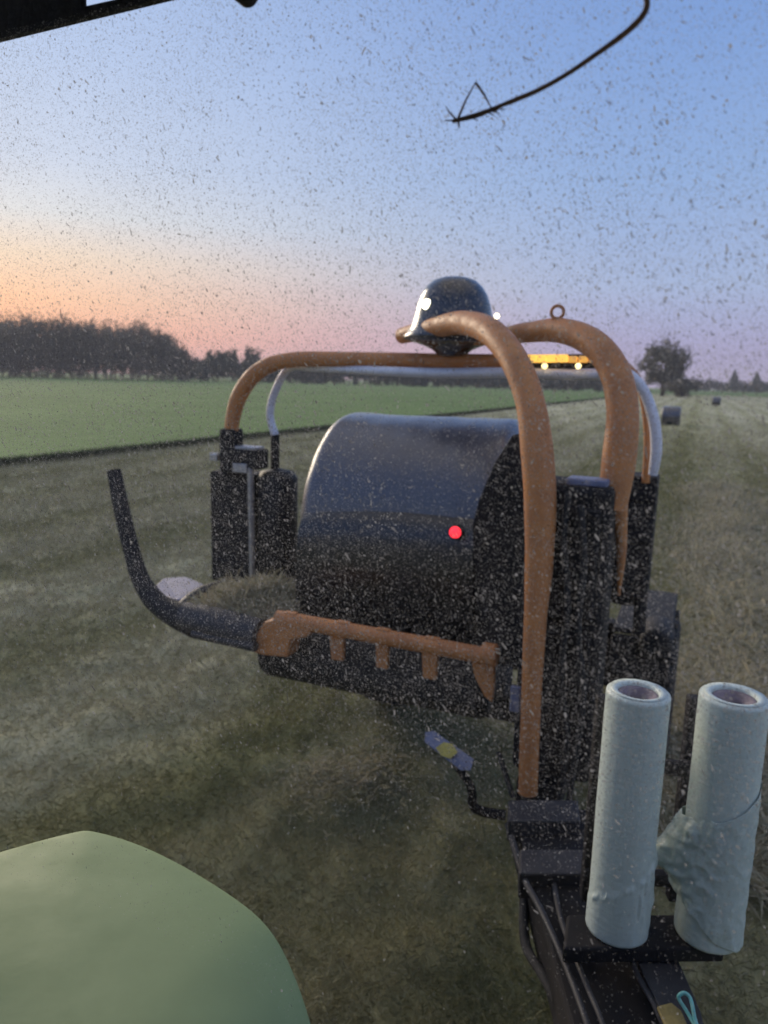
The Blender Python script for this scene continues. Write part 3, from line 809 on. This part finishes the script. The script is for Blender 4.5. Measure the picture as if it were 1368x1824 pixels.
mg.build('mudguard', M['rubber'], wr)

# ------------------------------------------------------------------ bale on the wrapper
bc = P(-1.45, 4.1, 1.62); BR, BL = .625, 1.14
rows_ = []
nth, nl = 120, 60
vs, fs = [], []
prof = []
for k in range(9):                                      # left end, rounded shoulder, barrel, shoulder, right end
    prof.append((BR * k / 8 * .84, -BL / 2))
for k in range(1, 9):
    a_ = math.pi / 2 * k / 8; prof.append((BR * .84 + BR * .16 * math.sin(a_), -BL / 2 + .10 * (1 - math.cos(a_))))
for k in range(1, 30): prof.append((BR, -BL / 2 + .10 + (BL - .20) * k / 30))
prof += [(r_, -h_) for r_, h_ in reversed(prof[:17])]
for r_, h_ in prof:
    for k in range(nth):
        th = 2 * math.pi * k / nth
        d = V * math.cos(th) + Z * math.sin(th)
        p = bc + U * h_ + d * r_
        wob = .012 * mnoise.noise(p * 2.3) + .003 * mnoise.noise(p * 7)
        wob += .0009 * math.sin(h_ * 38 + 3 * math.sin(th)) if r_ > BR * .9 else 0
        vs.append(p + d * wob * (r_ / BR))
for i in range(len(prof) - 1):
    for k in range(nth):
        fs.append((i * nth + k, i * nth + (k + 1) % nth, (i + 1) * nth + (k + 1) % nth, (i + 1) * nth + k))
tag(MB().add(vs, fs, True).build('round_bale', M['bale_film'], base=bc - Z * BR), 'large round bale in shiny black film lying on the orange wrapper', 'bale')

# hay fallen on the loading tray
hn_ = 5200
hcen = P(-2.22, 3.42, 1.16)
uu = np.clip(rng.normal(0, .15, hn_), -.34, .32); vv = np.clip(rng.normal(0, .14, hn_), -.26, .30)
hh = np.clip(.10 * np.exp(-(uu / .22) ** 2 - (vv / .2) ** 2) * rng.uniform(.1, 1, hn_) * (1 + .5 * np.sin(uu * 17) * np.sin(vv * 14 + 1)), 0, .3)
hb = blades('hay_clump', uu + hcen.dot(U), vv + hcen.dot(V), hh + 1.175, rng.uniform(.05, .14, hn_), rng.uniform(.003, .006, hn_), np.radians(rng.normal(8, 26, hn_)), M['hay'])
hb.data.transform(Matrix.Translation(-hcen)); hb.location = hcen
tag(hb, 'loose clump of pale dry hay on the black tray beside the film dispenser', 'hay')

# a wisp of hay dropped under the front bar
wc = ath(610, 1385, .0); wn = 1100
wu = rng.normal(0, .15, wn); wv = rng.normal(0, .20, wn) + wu * .25
wh = .035 * np.exp(-(wu / .3) ** 2 - ((wv - wu * .25) / .2) ** 2) * rng.uniform(0, 1, wn)
ww = blades('hay_wisp', wu + wc.dot(U), wv + wc.dot(V), wh + .01, rng.uniform(.04, .11, wn), rng.uniform(.003, .006, wn), np.radians(rng.normal(3, 12, wn)), M['hay'])
ww.data.transform(Matrix.Translation(-wc)); ww.location = wc
tag(ww, 'tan wisp of dropped hay on the dark ground below the orange toothed bar', 'hay')

# ------------------------------------------------------------------ spare film rolls on the drawbar rack
def film_roll(c, label, loose, r0):
    root = empty('film_roll', c, label, 'film roll', 'spare stretch film rolls on the rack')
    h = .755
    face = math.atan2(-c.y, -c.x)                      # the side turned to the cab
    nth, nz_ = 128, 150
    vs, fs = [], []
    for i in range(nz_ + 1):
        z = h * i / nz_
        for k in range(nth):
            th = 2 * math.pi * k / nth
            a_ = (face - th + math.pi) % (2 * math.pi) - math.pi       # + to the left as seen from the cab
            d = Vector((math.cos(th), math.sin(th), 0))
            q = Vector((d.x * .5, d.y * .5, z)) + c
            r = r0 + .0011 * mnoise.noise(q * 7) + .0004 * mnoise.noise(Vector((q.x * 14, q.y * 14, q.z * 60)))
            edge = min(z, h - z)
            if edge < .010: r -= .010 - math.sqrt(max(0, .010 ** 2 - (.010 - edge) ** 2))
            if not loose:                               # the film tail runs round the lower part
                zt = .175 - .055 * a_ + .012 * mnoise.noise(q * 16)
                k_ = 1 / (1 + math.exp((z - zt) / .0028))
                r += .0028 * k_ + .006 * math.exp(-((z - zt) / .010) ** 2) * (.5 + mnoise.noise(q * 24)) * (1 if -1.6 < a_ < 1.0 else .2)
                if a_ < -.7: r += .011 * k_ * max(0, mnoise.noise(q * 17)) * min(1, z / .05)
            vs.append(c + d * r + Z * z)
    for i in range(nz_):
        for k in range(nth):
            fs.append((i * nth + k, i * nth + (k + 1) % nth, (i + 1) * nth + (k + 1) % nth, (i + 1) * nth + k))
    mb = MB().add(vs, fs, True)
    rin = r0 * .64
    mb.lathe([(r0 - .010, h), (r0 * .9, h + .0015), (rin + .004, h), (rin, h - .004), (rin, h - .05)], c, Z, 96)
    mb.lathe([(r0 - .010, 0), (rin, 0)], c, Z, 96)
    mb.build('film', M['film'], root)
    co = MB(); co.lathe([(rin - .001, h - .06), (rin - .001, h - .012), (rin - .003, h - .009), (rin - .012, h - .011), (rin - .015, h - .016), (.030, h - .022), (.028, h - .10), (.027, .02), (rin - .001, .02)], c, Z, 64)
    co.build('core', M['card'], root)
    if loose:
        vs, fs = [], []
        na, nz2 = 110, 90
        A0, A1 = R(-120), R(128)
        for i in range(nz2 + 1):
            t = i / nz2
            for k in range(na + 1):
                s_ = k / na; a_ = A0 + (A1 - A0) * s_
                zu = np.interp(a_, [R(-120), R(-70), R(0), R(45), R(80), R(128)], [.53, .485, .415, .385, .375, .37])
                zl = np.interp(a_, [R(-120), R(-60), R(-20), R(20), R(50), R(80), R(128)], [.004, .004, .035, .10, .125, .145, .17])
                z = zl + (zu - zl) * t
                th = face - a_
                d = Vector((math.cos(th), math.sin(th), 0))
                q = c + d * r0 + Z * z
                zc = .285 - .045 * max(0, a_ - .9)
                bulge = .074 * math.exp(-((a_ - 1.5) / .50) ** 2) * float(np.interp(z, [.13, .165, .205, .235, .30, .39], [0, .42, .95, 1.0, .55, 0]))
                cr_ = mnoise.noise(q * 13) * .5 + mnoise.noise(Vector((q.x * 30, q.y * 30, q.z * 22))) * .35 + .25 * mnoise.noise(q * 55)
                cr2 = 1 - abs(mnoise.noise(q * 19 + Vector((3, 1, 7)))) * 2.4
                amp = .0035 + .014 * math.exp(-((a_ - .9) / .8) ** 2) + .004 * math.exp(-((t - .0) / .18) ** 2)
                r = r0 + .0035 + bulge + amp * max(-.3, .55 * cr_ + .45 * cr2 + .3 * mnoise.noise(Vector((q.x * 70, q.y * 70, q.z * 26))))
                if t > .96: r -= .0018 * (t - .96) / .04
                vs.append(c + d * r + Z * (z + .010 * mnoise.noise(q * 11) * (1 if t in (0, 1) or t > .9 or t < .1 else .3)))
        for i in range(nz2):
            for k in range(na):
                n_ = i * (na + 1) + k
                fs.append((n_, n_ + 1, n_ + na + 2, n_ + na + 1))
        o = MB().add(vs, fs, True).build('loose_film', M['film_loose'], root)
        md = o.modifiers.new('thickness', 'SOLIDIFY'); md.thickness = .0006
        tag(o, 'torn wrinkled film flap hanging off the roll')
    return root
film_roll(RL, 'neatly wound pale grey-green film roll with smooth sides, standing on the rack', False, .0868)
film_roll(RRP, 'pale grey-green film roll with torn wrinkled film bulging from its side', True, .091)

# turquoise cord and its yellow tag on the drawbar lug
ct = [ath(x, y, h) for x, y, h in ((1250, 1850, .82), (1226, 1806, .84), (1210, 1780, .86), (1211, 1772, .87), (1220, 1769, .875), (1229, 1777, .87), (1234, 1795, .86), (1240, 1822, .84), (1262, 1870, .82))]
tag(MB().tube(ct, .0048, n=10, sub=8).build('cord_loop', M['cord'], base=ct[0]), 'turquoise cord loop sticking up beside a yellow tag on the drawbar', 'cord')
yt = [ath(x, y, .812) for x, y in ((1170, 1792), (1196, 1785), (1214, 1800), (1236, 1850), (1200, 1860))]
tag(MB().prism(yt, Z * -.01, .003).build('yellow_tag', M['tag'], base=yt[0]), 'dirty yellow tag lying on the drawbar next to the turquoise cord', 'tag')

# ------------------------------------------------------------------ tractor: fender, cab window
TB = P(-.45, -.6, 0)
tr = empty('tractor', TB, 'tractor seen from its cab, with pale green rear fender and dirty rear window', 'tractor')
# fender: the outline seen over the sill, turned down over the inner edge
outl = [(-330, 1600, 1.60), (-160, 1560, 1.60), (0, 1511, 1.60), (90, 1486, 1.60), (130, 1477, 1.60), (146, 1473.5, 1.60), (158, 1473, 1.60), (170, 1475.5, 1.60), (200, 1482, 1.598), (260, 1502, 1.595), (320, 1532, 1.592), (370, 1561, 1.586),
        (430, 1600, 1.578), (470, 1633, 1.568), (497, 1668, 1.558), (522, 1718, 1.545), (542, 1770, 1.535), (560, 1830, 1.525), (590, 1950, 1.50)]
top = [ath(x, y, h) for x, y, h in outl]
cen = ath(60, 2050, 1.60)
rings = []
for f_, dz in ((1.0, -.30), (1.0, -.10), (1.0, -.022), (.996, -.008), (.985, 0), (.96, .004), (.9, .008), (.8, .014), (.65, .02), (.45, .024), (.22, .026), (0.02, .026)):
    rings.append([cen + Vector((p.x - cen.x, p.y - cen.y, 0)) * f_ + Z * ((p.z - cen.z) * f_ ** 3.6 + dz) for p in top])
vs, fs = [], []
m_ = len(top)
for r_ in rings: vs += r_
for i in range(len(rings) - 1):
    for k in range(m_ - 1):
        fs.append((i * m_ + k, i * m_ + k + 1, (i + 1) * m_ + k + 1, (i + 1) * m_ + k))
fo = MB().add(vs, fs, True).build('fender', M['fender'], tr)
md = fo.modifiers.new('smooth', 'SUBSURF'); md.levels = md.render_levels = 2
tw_ = MB(); tw_.lathe([(.45, -.25), (.78, -.26), (.9, -.2), (.93, -.1), (.93, .1), (.9, .2), (.78, .26), (.45, .25), (.45, -.25)], P(-1.42, .1, .62), U, 40)
tw_.build('rear_wheel', M['rubber'], tr)
tw_ = MB(); tw_.lathe([(.45, -.25), (.78, -.26), (.9, -.2), (.93, -.1), (.93, .1), (.9, .2), (.78, .26), (.45, .25), (.45, -.25)], P(1.15, -.2, .93), U, 40)
tw_.build('rear_wheel', M['rubber'], tr)
bd = MB(); bd.span((-.75, -3.2, .5), (-.15, .25, 1.35), .05); bd.span((-1.2, -1.3, .55), (1.0, .36, 1.27), .05)
bd.build('body', M['cab'], tr)
# cab window at WV, with header, pillars and sill; everything outside the view but the header's corner
WV = .75
hz = (atv(0, 76, WV).z + atv(312, 0, WV).z) / 2
fr_ = MB()
h0, h1_ = atv(118, 18, WV + .035), atv(190, 18, WV + .035)
slot_z = (h0.z + h1_.z) / 2
e0, e1 = atv(0, 76, WV + .035), atv(312, 0, WV + .035)
zl = lambda u: e0.z + (e1.z - e0.z) * (u - e0.dot(U)) / (e1.dot(U) - e0.dot(U))
su0, su1 = atv(119, 8, WV).dot(U), atv(193, 8, WV).dot(U)
ux = e0.dot(U) + (slot_z - e0.z) / (e1.z - e0.z) * (e1.dot(U) - e0.dot(U))
fr_.prism([P(-1.35, WV + .027, zl(-1.35)), P(ux, WV + .027, slot_z), P(-1.35, WV + .027, slot_z)], V * .008, 0)
fr_.prism([P(su1, WV + .0275, slot_z), P(ux, WV + .0275, slot_z), P(.95, WV + .0275, zl(.95)), P(.95, WV + .0275, zl(.95) + .2), P(su1, WV + .0275, zl(.95) + .2)], V * .007, 0)
fr_.span((-1.35, WV + .0275, slot_z - .004), (su0, WV + .0345, slot_z + .07), .006)
fr_.span((-1.35, WV + .027, slot_z + .066), (.95, WV + .035, slot_z + .16), .005)
fr_.span((-1.35, WV - .011, 1.45), (-1.28, WV + .036, hz + .02), .01)
fr_.span((.88, WV - .011, 1.45), (.95, WV + .036, hz + .02), .01)
fr_.span((-1.34, WV - .012, 1.42), (.94, WV + .037, 1.50), .01)
q = atv(432, 0, WV - .02); fr_.cyl(q + Z * .010, V, .013, .03, .004, 20)
fr_.build('window_frame', M['cab'], tr)
rf = MB(); rf.span((-1.42, -1.5, slot_z + .23), (1.02, WV + .10, slot_z + .33), .04)
rf.build('cab_roof', M['cab'], tr)
cw = MB(); cw.span((-1.42, -1.42, 1.35), (1.02, -1.36, slot_z + .22), .02)
for uu in (-1.42, .96): cw.span((uu, -1.35, 1.35), (uu + .06, WV - .03, 1.95), .02); cw.span((uu, -.55, 1.96), (uu + .06, -.43, slot_z + .22), .01)
cw.span((-1.41, -1.35, 1.28), (1.01, .38, 1.345), .01)
cw.build('cab_wall', M['cab'], tr)

# the glass, and the dirt on its outer face
gm = bpy.data.materials.new('window_glass'); gm.use_nodes = True
gn = gm.node_tree; gn.nodes.clear()
go_, gt = gn.nodes.new('ShaderNodeOutputMaterial'), gn.nodes.new('ShaderNodeBsdfTransparent')
gt.inputs['Color'].default_value = (1, 1, 1, 1); gn.links.new(gt.outputs[0], go_.inputs['Surface'])
pane = MB(); pane.span((-1.29, WV + .010, 1.49), (.89, WV + .015, hz + .05), 0)
pane = pane.build('rear_window', gm, tr)

dm = bpy.data.materials.new('dried_dirt'); dm.use_nodes = True
dn = dm.node_tree; dn.nodes.clear()
N, L = dn.nodes.new, dn.links.new
do_, dd_, dt, ds, dx = N('ShaderNodeOutputMaterial'), N('ShaderNodeBsdfDiffuse'), N('ShaderNodeBsdfTranslucent'), N('ShaderNodeMixShader'), N('ShaderNodeMixShader')
tp_ = N('ShaderNodeBsdfTransparent'); ge = N('ShaderNodeNewGeometry'); cr_ = N('ShaderNodeValToRGB'); mr_ = N('ShaderNodeMapRange')
cr_.color_ramp.elements[0].color = (.17, .16, .15, 1); cr_.color_ramp.elements[1].color = (.62, .59, .54, 1)
L(ge.outputs['Random Per Island'], cr_.inputs['Fac'])
L(cr_.outputs[0], dd_.inputs['Color']); L(cr_.outputs[0], dt.inputs['Color'])
ds.inputs[0].default_value = .55
L(dd_.outputs[0], ds.inputs[1]); L(dt.outputs[0], ds.inputs[2])
mr_.inputs['To Min'].default_value = .45; mr_.inputs['To Max'].default_value = .95
L(ge.outputs['Random Per Island'], mr_.inputs['Value'])
L(mr_.outputs['Result'], dx.inputs[0]); L(tp_.outputs[0], dx.inputs[1]); L(ds.outputs[0], dx.inputs[2]); L(dx.outputs[0], do_.inputs['Surface'])
def specks(n, s0, s1, el, seed, clustered=.5):
    r = np.random.default_rng(seed)
    u = r.uniform(-1.05, .5, n); z = r.uniform(1.52, hz + .02, n)
    den = .55 * fbm(u * 9, z * 9, 1.0, 3, 21) + .6 * fbm(u * 30, z * 30, 1.0, 2, seed + 4)
    k = (den + r.uniform(-1.6, 1.6, n) > -clustered) & (r.uniform(0, 1, n) < np.interp(z, [1.7, 1.88, 2.0, 2.10, 2.3, 2.5, 2.9], [.05, .10, .5, 1, 1, .72, .6]))
    u, z = u[k], z[k]; n = len(u)
    sz = s0 * (s1 / s0) ** (r.uniform(0, 1, n) ** 2.2)
    an = r.normal(R(62), R(24), n)                     # streaks running down to the right, as the wind left them
    e = 1 + (el - 1) * r.uniform(0, 1, n) ** 2
    K = 6
    th = np.arange(K) * 2 * math.pi / K
    rr = r.uniform(.65, 1.2, (n, K))
    x = np.cos(th)[None] * rr * (sz * e)[:, None]; y = np.sin(th)[None] * rr * (sz / np.sqrt(e))[:, None]
    ca, sa = np.cos(an)[:, None], -np.sin(an)[:, None]
    uu_ = u[:, None] + x * ca - y * sa; zz_ = z[:, None] + x * sa + y * ca
    vv_ = np.full_like(uu_, WV + .0158) + (r.uniform(0, .0006, n))[:, None]
    vs = to_world(uu_, vv_, zz_).reshape(-1, 3)
    fs = np.arange(n * K).reshape(n, K)
    return vs, fs
v_a, f_a = specks(900000, .00028, .00066, 2.0, 5, 1.1)
v_b, f_b = specks(82000, .0006, .0014, 2.6, 6, .5)
v_c, f_c = specks(7000, .0011, .0022, 3.4, 7, .1)
vs = np.concatenate([v_a, v_b, v_c]); fs = np.concatenate([f_a, f_b + len(v_a), f_c + len(v_a) + len(v_b)])
tag(np_mesh('dirt', vs, fs, dm, base=TB, parent=pane), kind='stuff')

# a dry stalk stuck to the glass
sv = WV + .003
sk = [(1118, -40), (1148, -8), (1152, 12), (1140, 34), (1110, 62), (1060, 98), (1010, 132), (960, 160), (920, 177), (885, 191), (850, 205), (806, 216)]
pts = [atv(x, y, sv) for x, y in sk]
stalk = MB(); stalk.tube(pts, [pxr(p, w) for p, w in zip(pts, (4, 5, 5.5, 5.5, 5.2, 4.5, 4, 4, 4.2, 3.4, 4.6, 3.2))], n=8, sub=5)
def bit(pp, w):
    q = [atv(x, y, sv - .001) for x, y in pp]; stalk.tube(q, [pxr(q[0], w), *[pxr(p, w * .8) for p in q[1:-1]], pxr(q[-1], w * .4)], n=6, sub=1)
bit([(815, 213), (830, 178), (847, 147)], 2.4); bit([(847, 147), (862, 168), (874, 190)], 2.4); bit([(874, 190), (892, 207)], 1.4)
bit([(812, 212), (800, 200), (794, 189)], 1.8); bit([(815, 214), (792, 215)], 2.0); bit([(816, 212), (818, 227)], 3.0)
for k in range(14):
    t = random.random(); x = 818 + 90 * t; y = 214 - 24 * t
    bit([(x, y), (x + random.uniform(8, 16), y + random.uniform(-9, 7))], 1.5)
tag(stalk.build('grass_stalk', M['straw'], base=pts[-1]), 'thin bent dry grass stalk stuck across the top of the dirty window', 'grass stalk')

# ------------------------------------------------------------------ dusk haze
hm = bpy.data.materials.new('dusk_haze'); hm.use_nodes = True
hn2 = hm.node_tree; hn2.nodes.clear()
ho, hv = hn2.nodes.new('ShaderNodeOutputMaterial'), hn2.nodes.new('ShaderNodeVolumePrincipled')
hv.inputs['Color'].default_value = (.86, .86, .92, 1); hv.inputs['Density'].default_value = .00045; hv.inputs['Anisotropy'].default_value = .2
hn2.links.new(hv.outputs[0], ho.inputs['Volume'])
tag(MB().span((-1800, -1800, -1.3), (1800, 1800, 34), 0).build('haze', hm), kind='stuff')
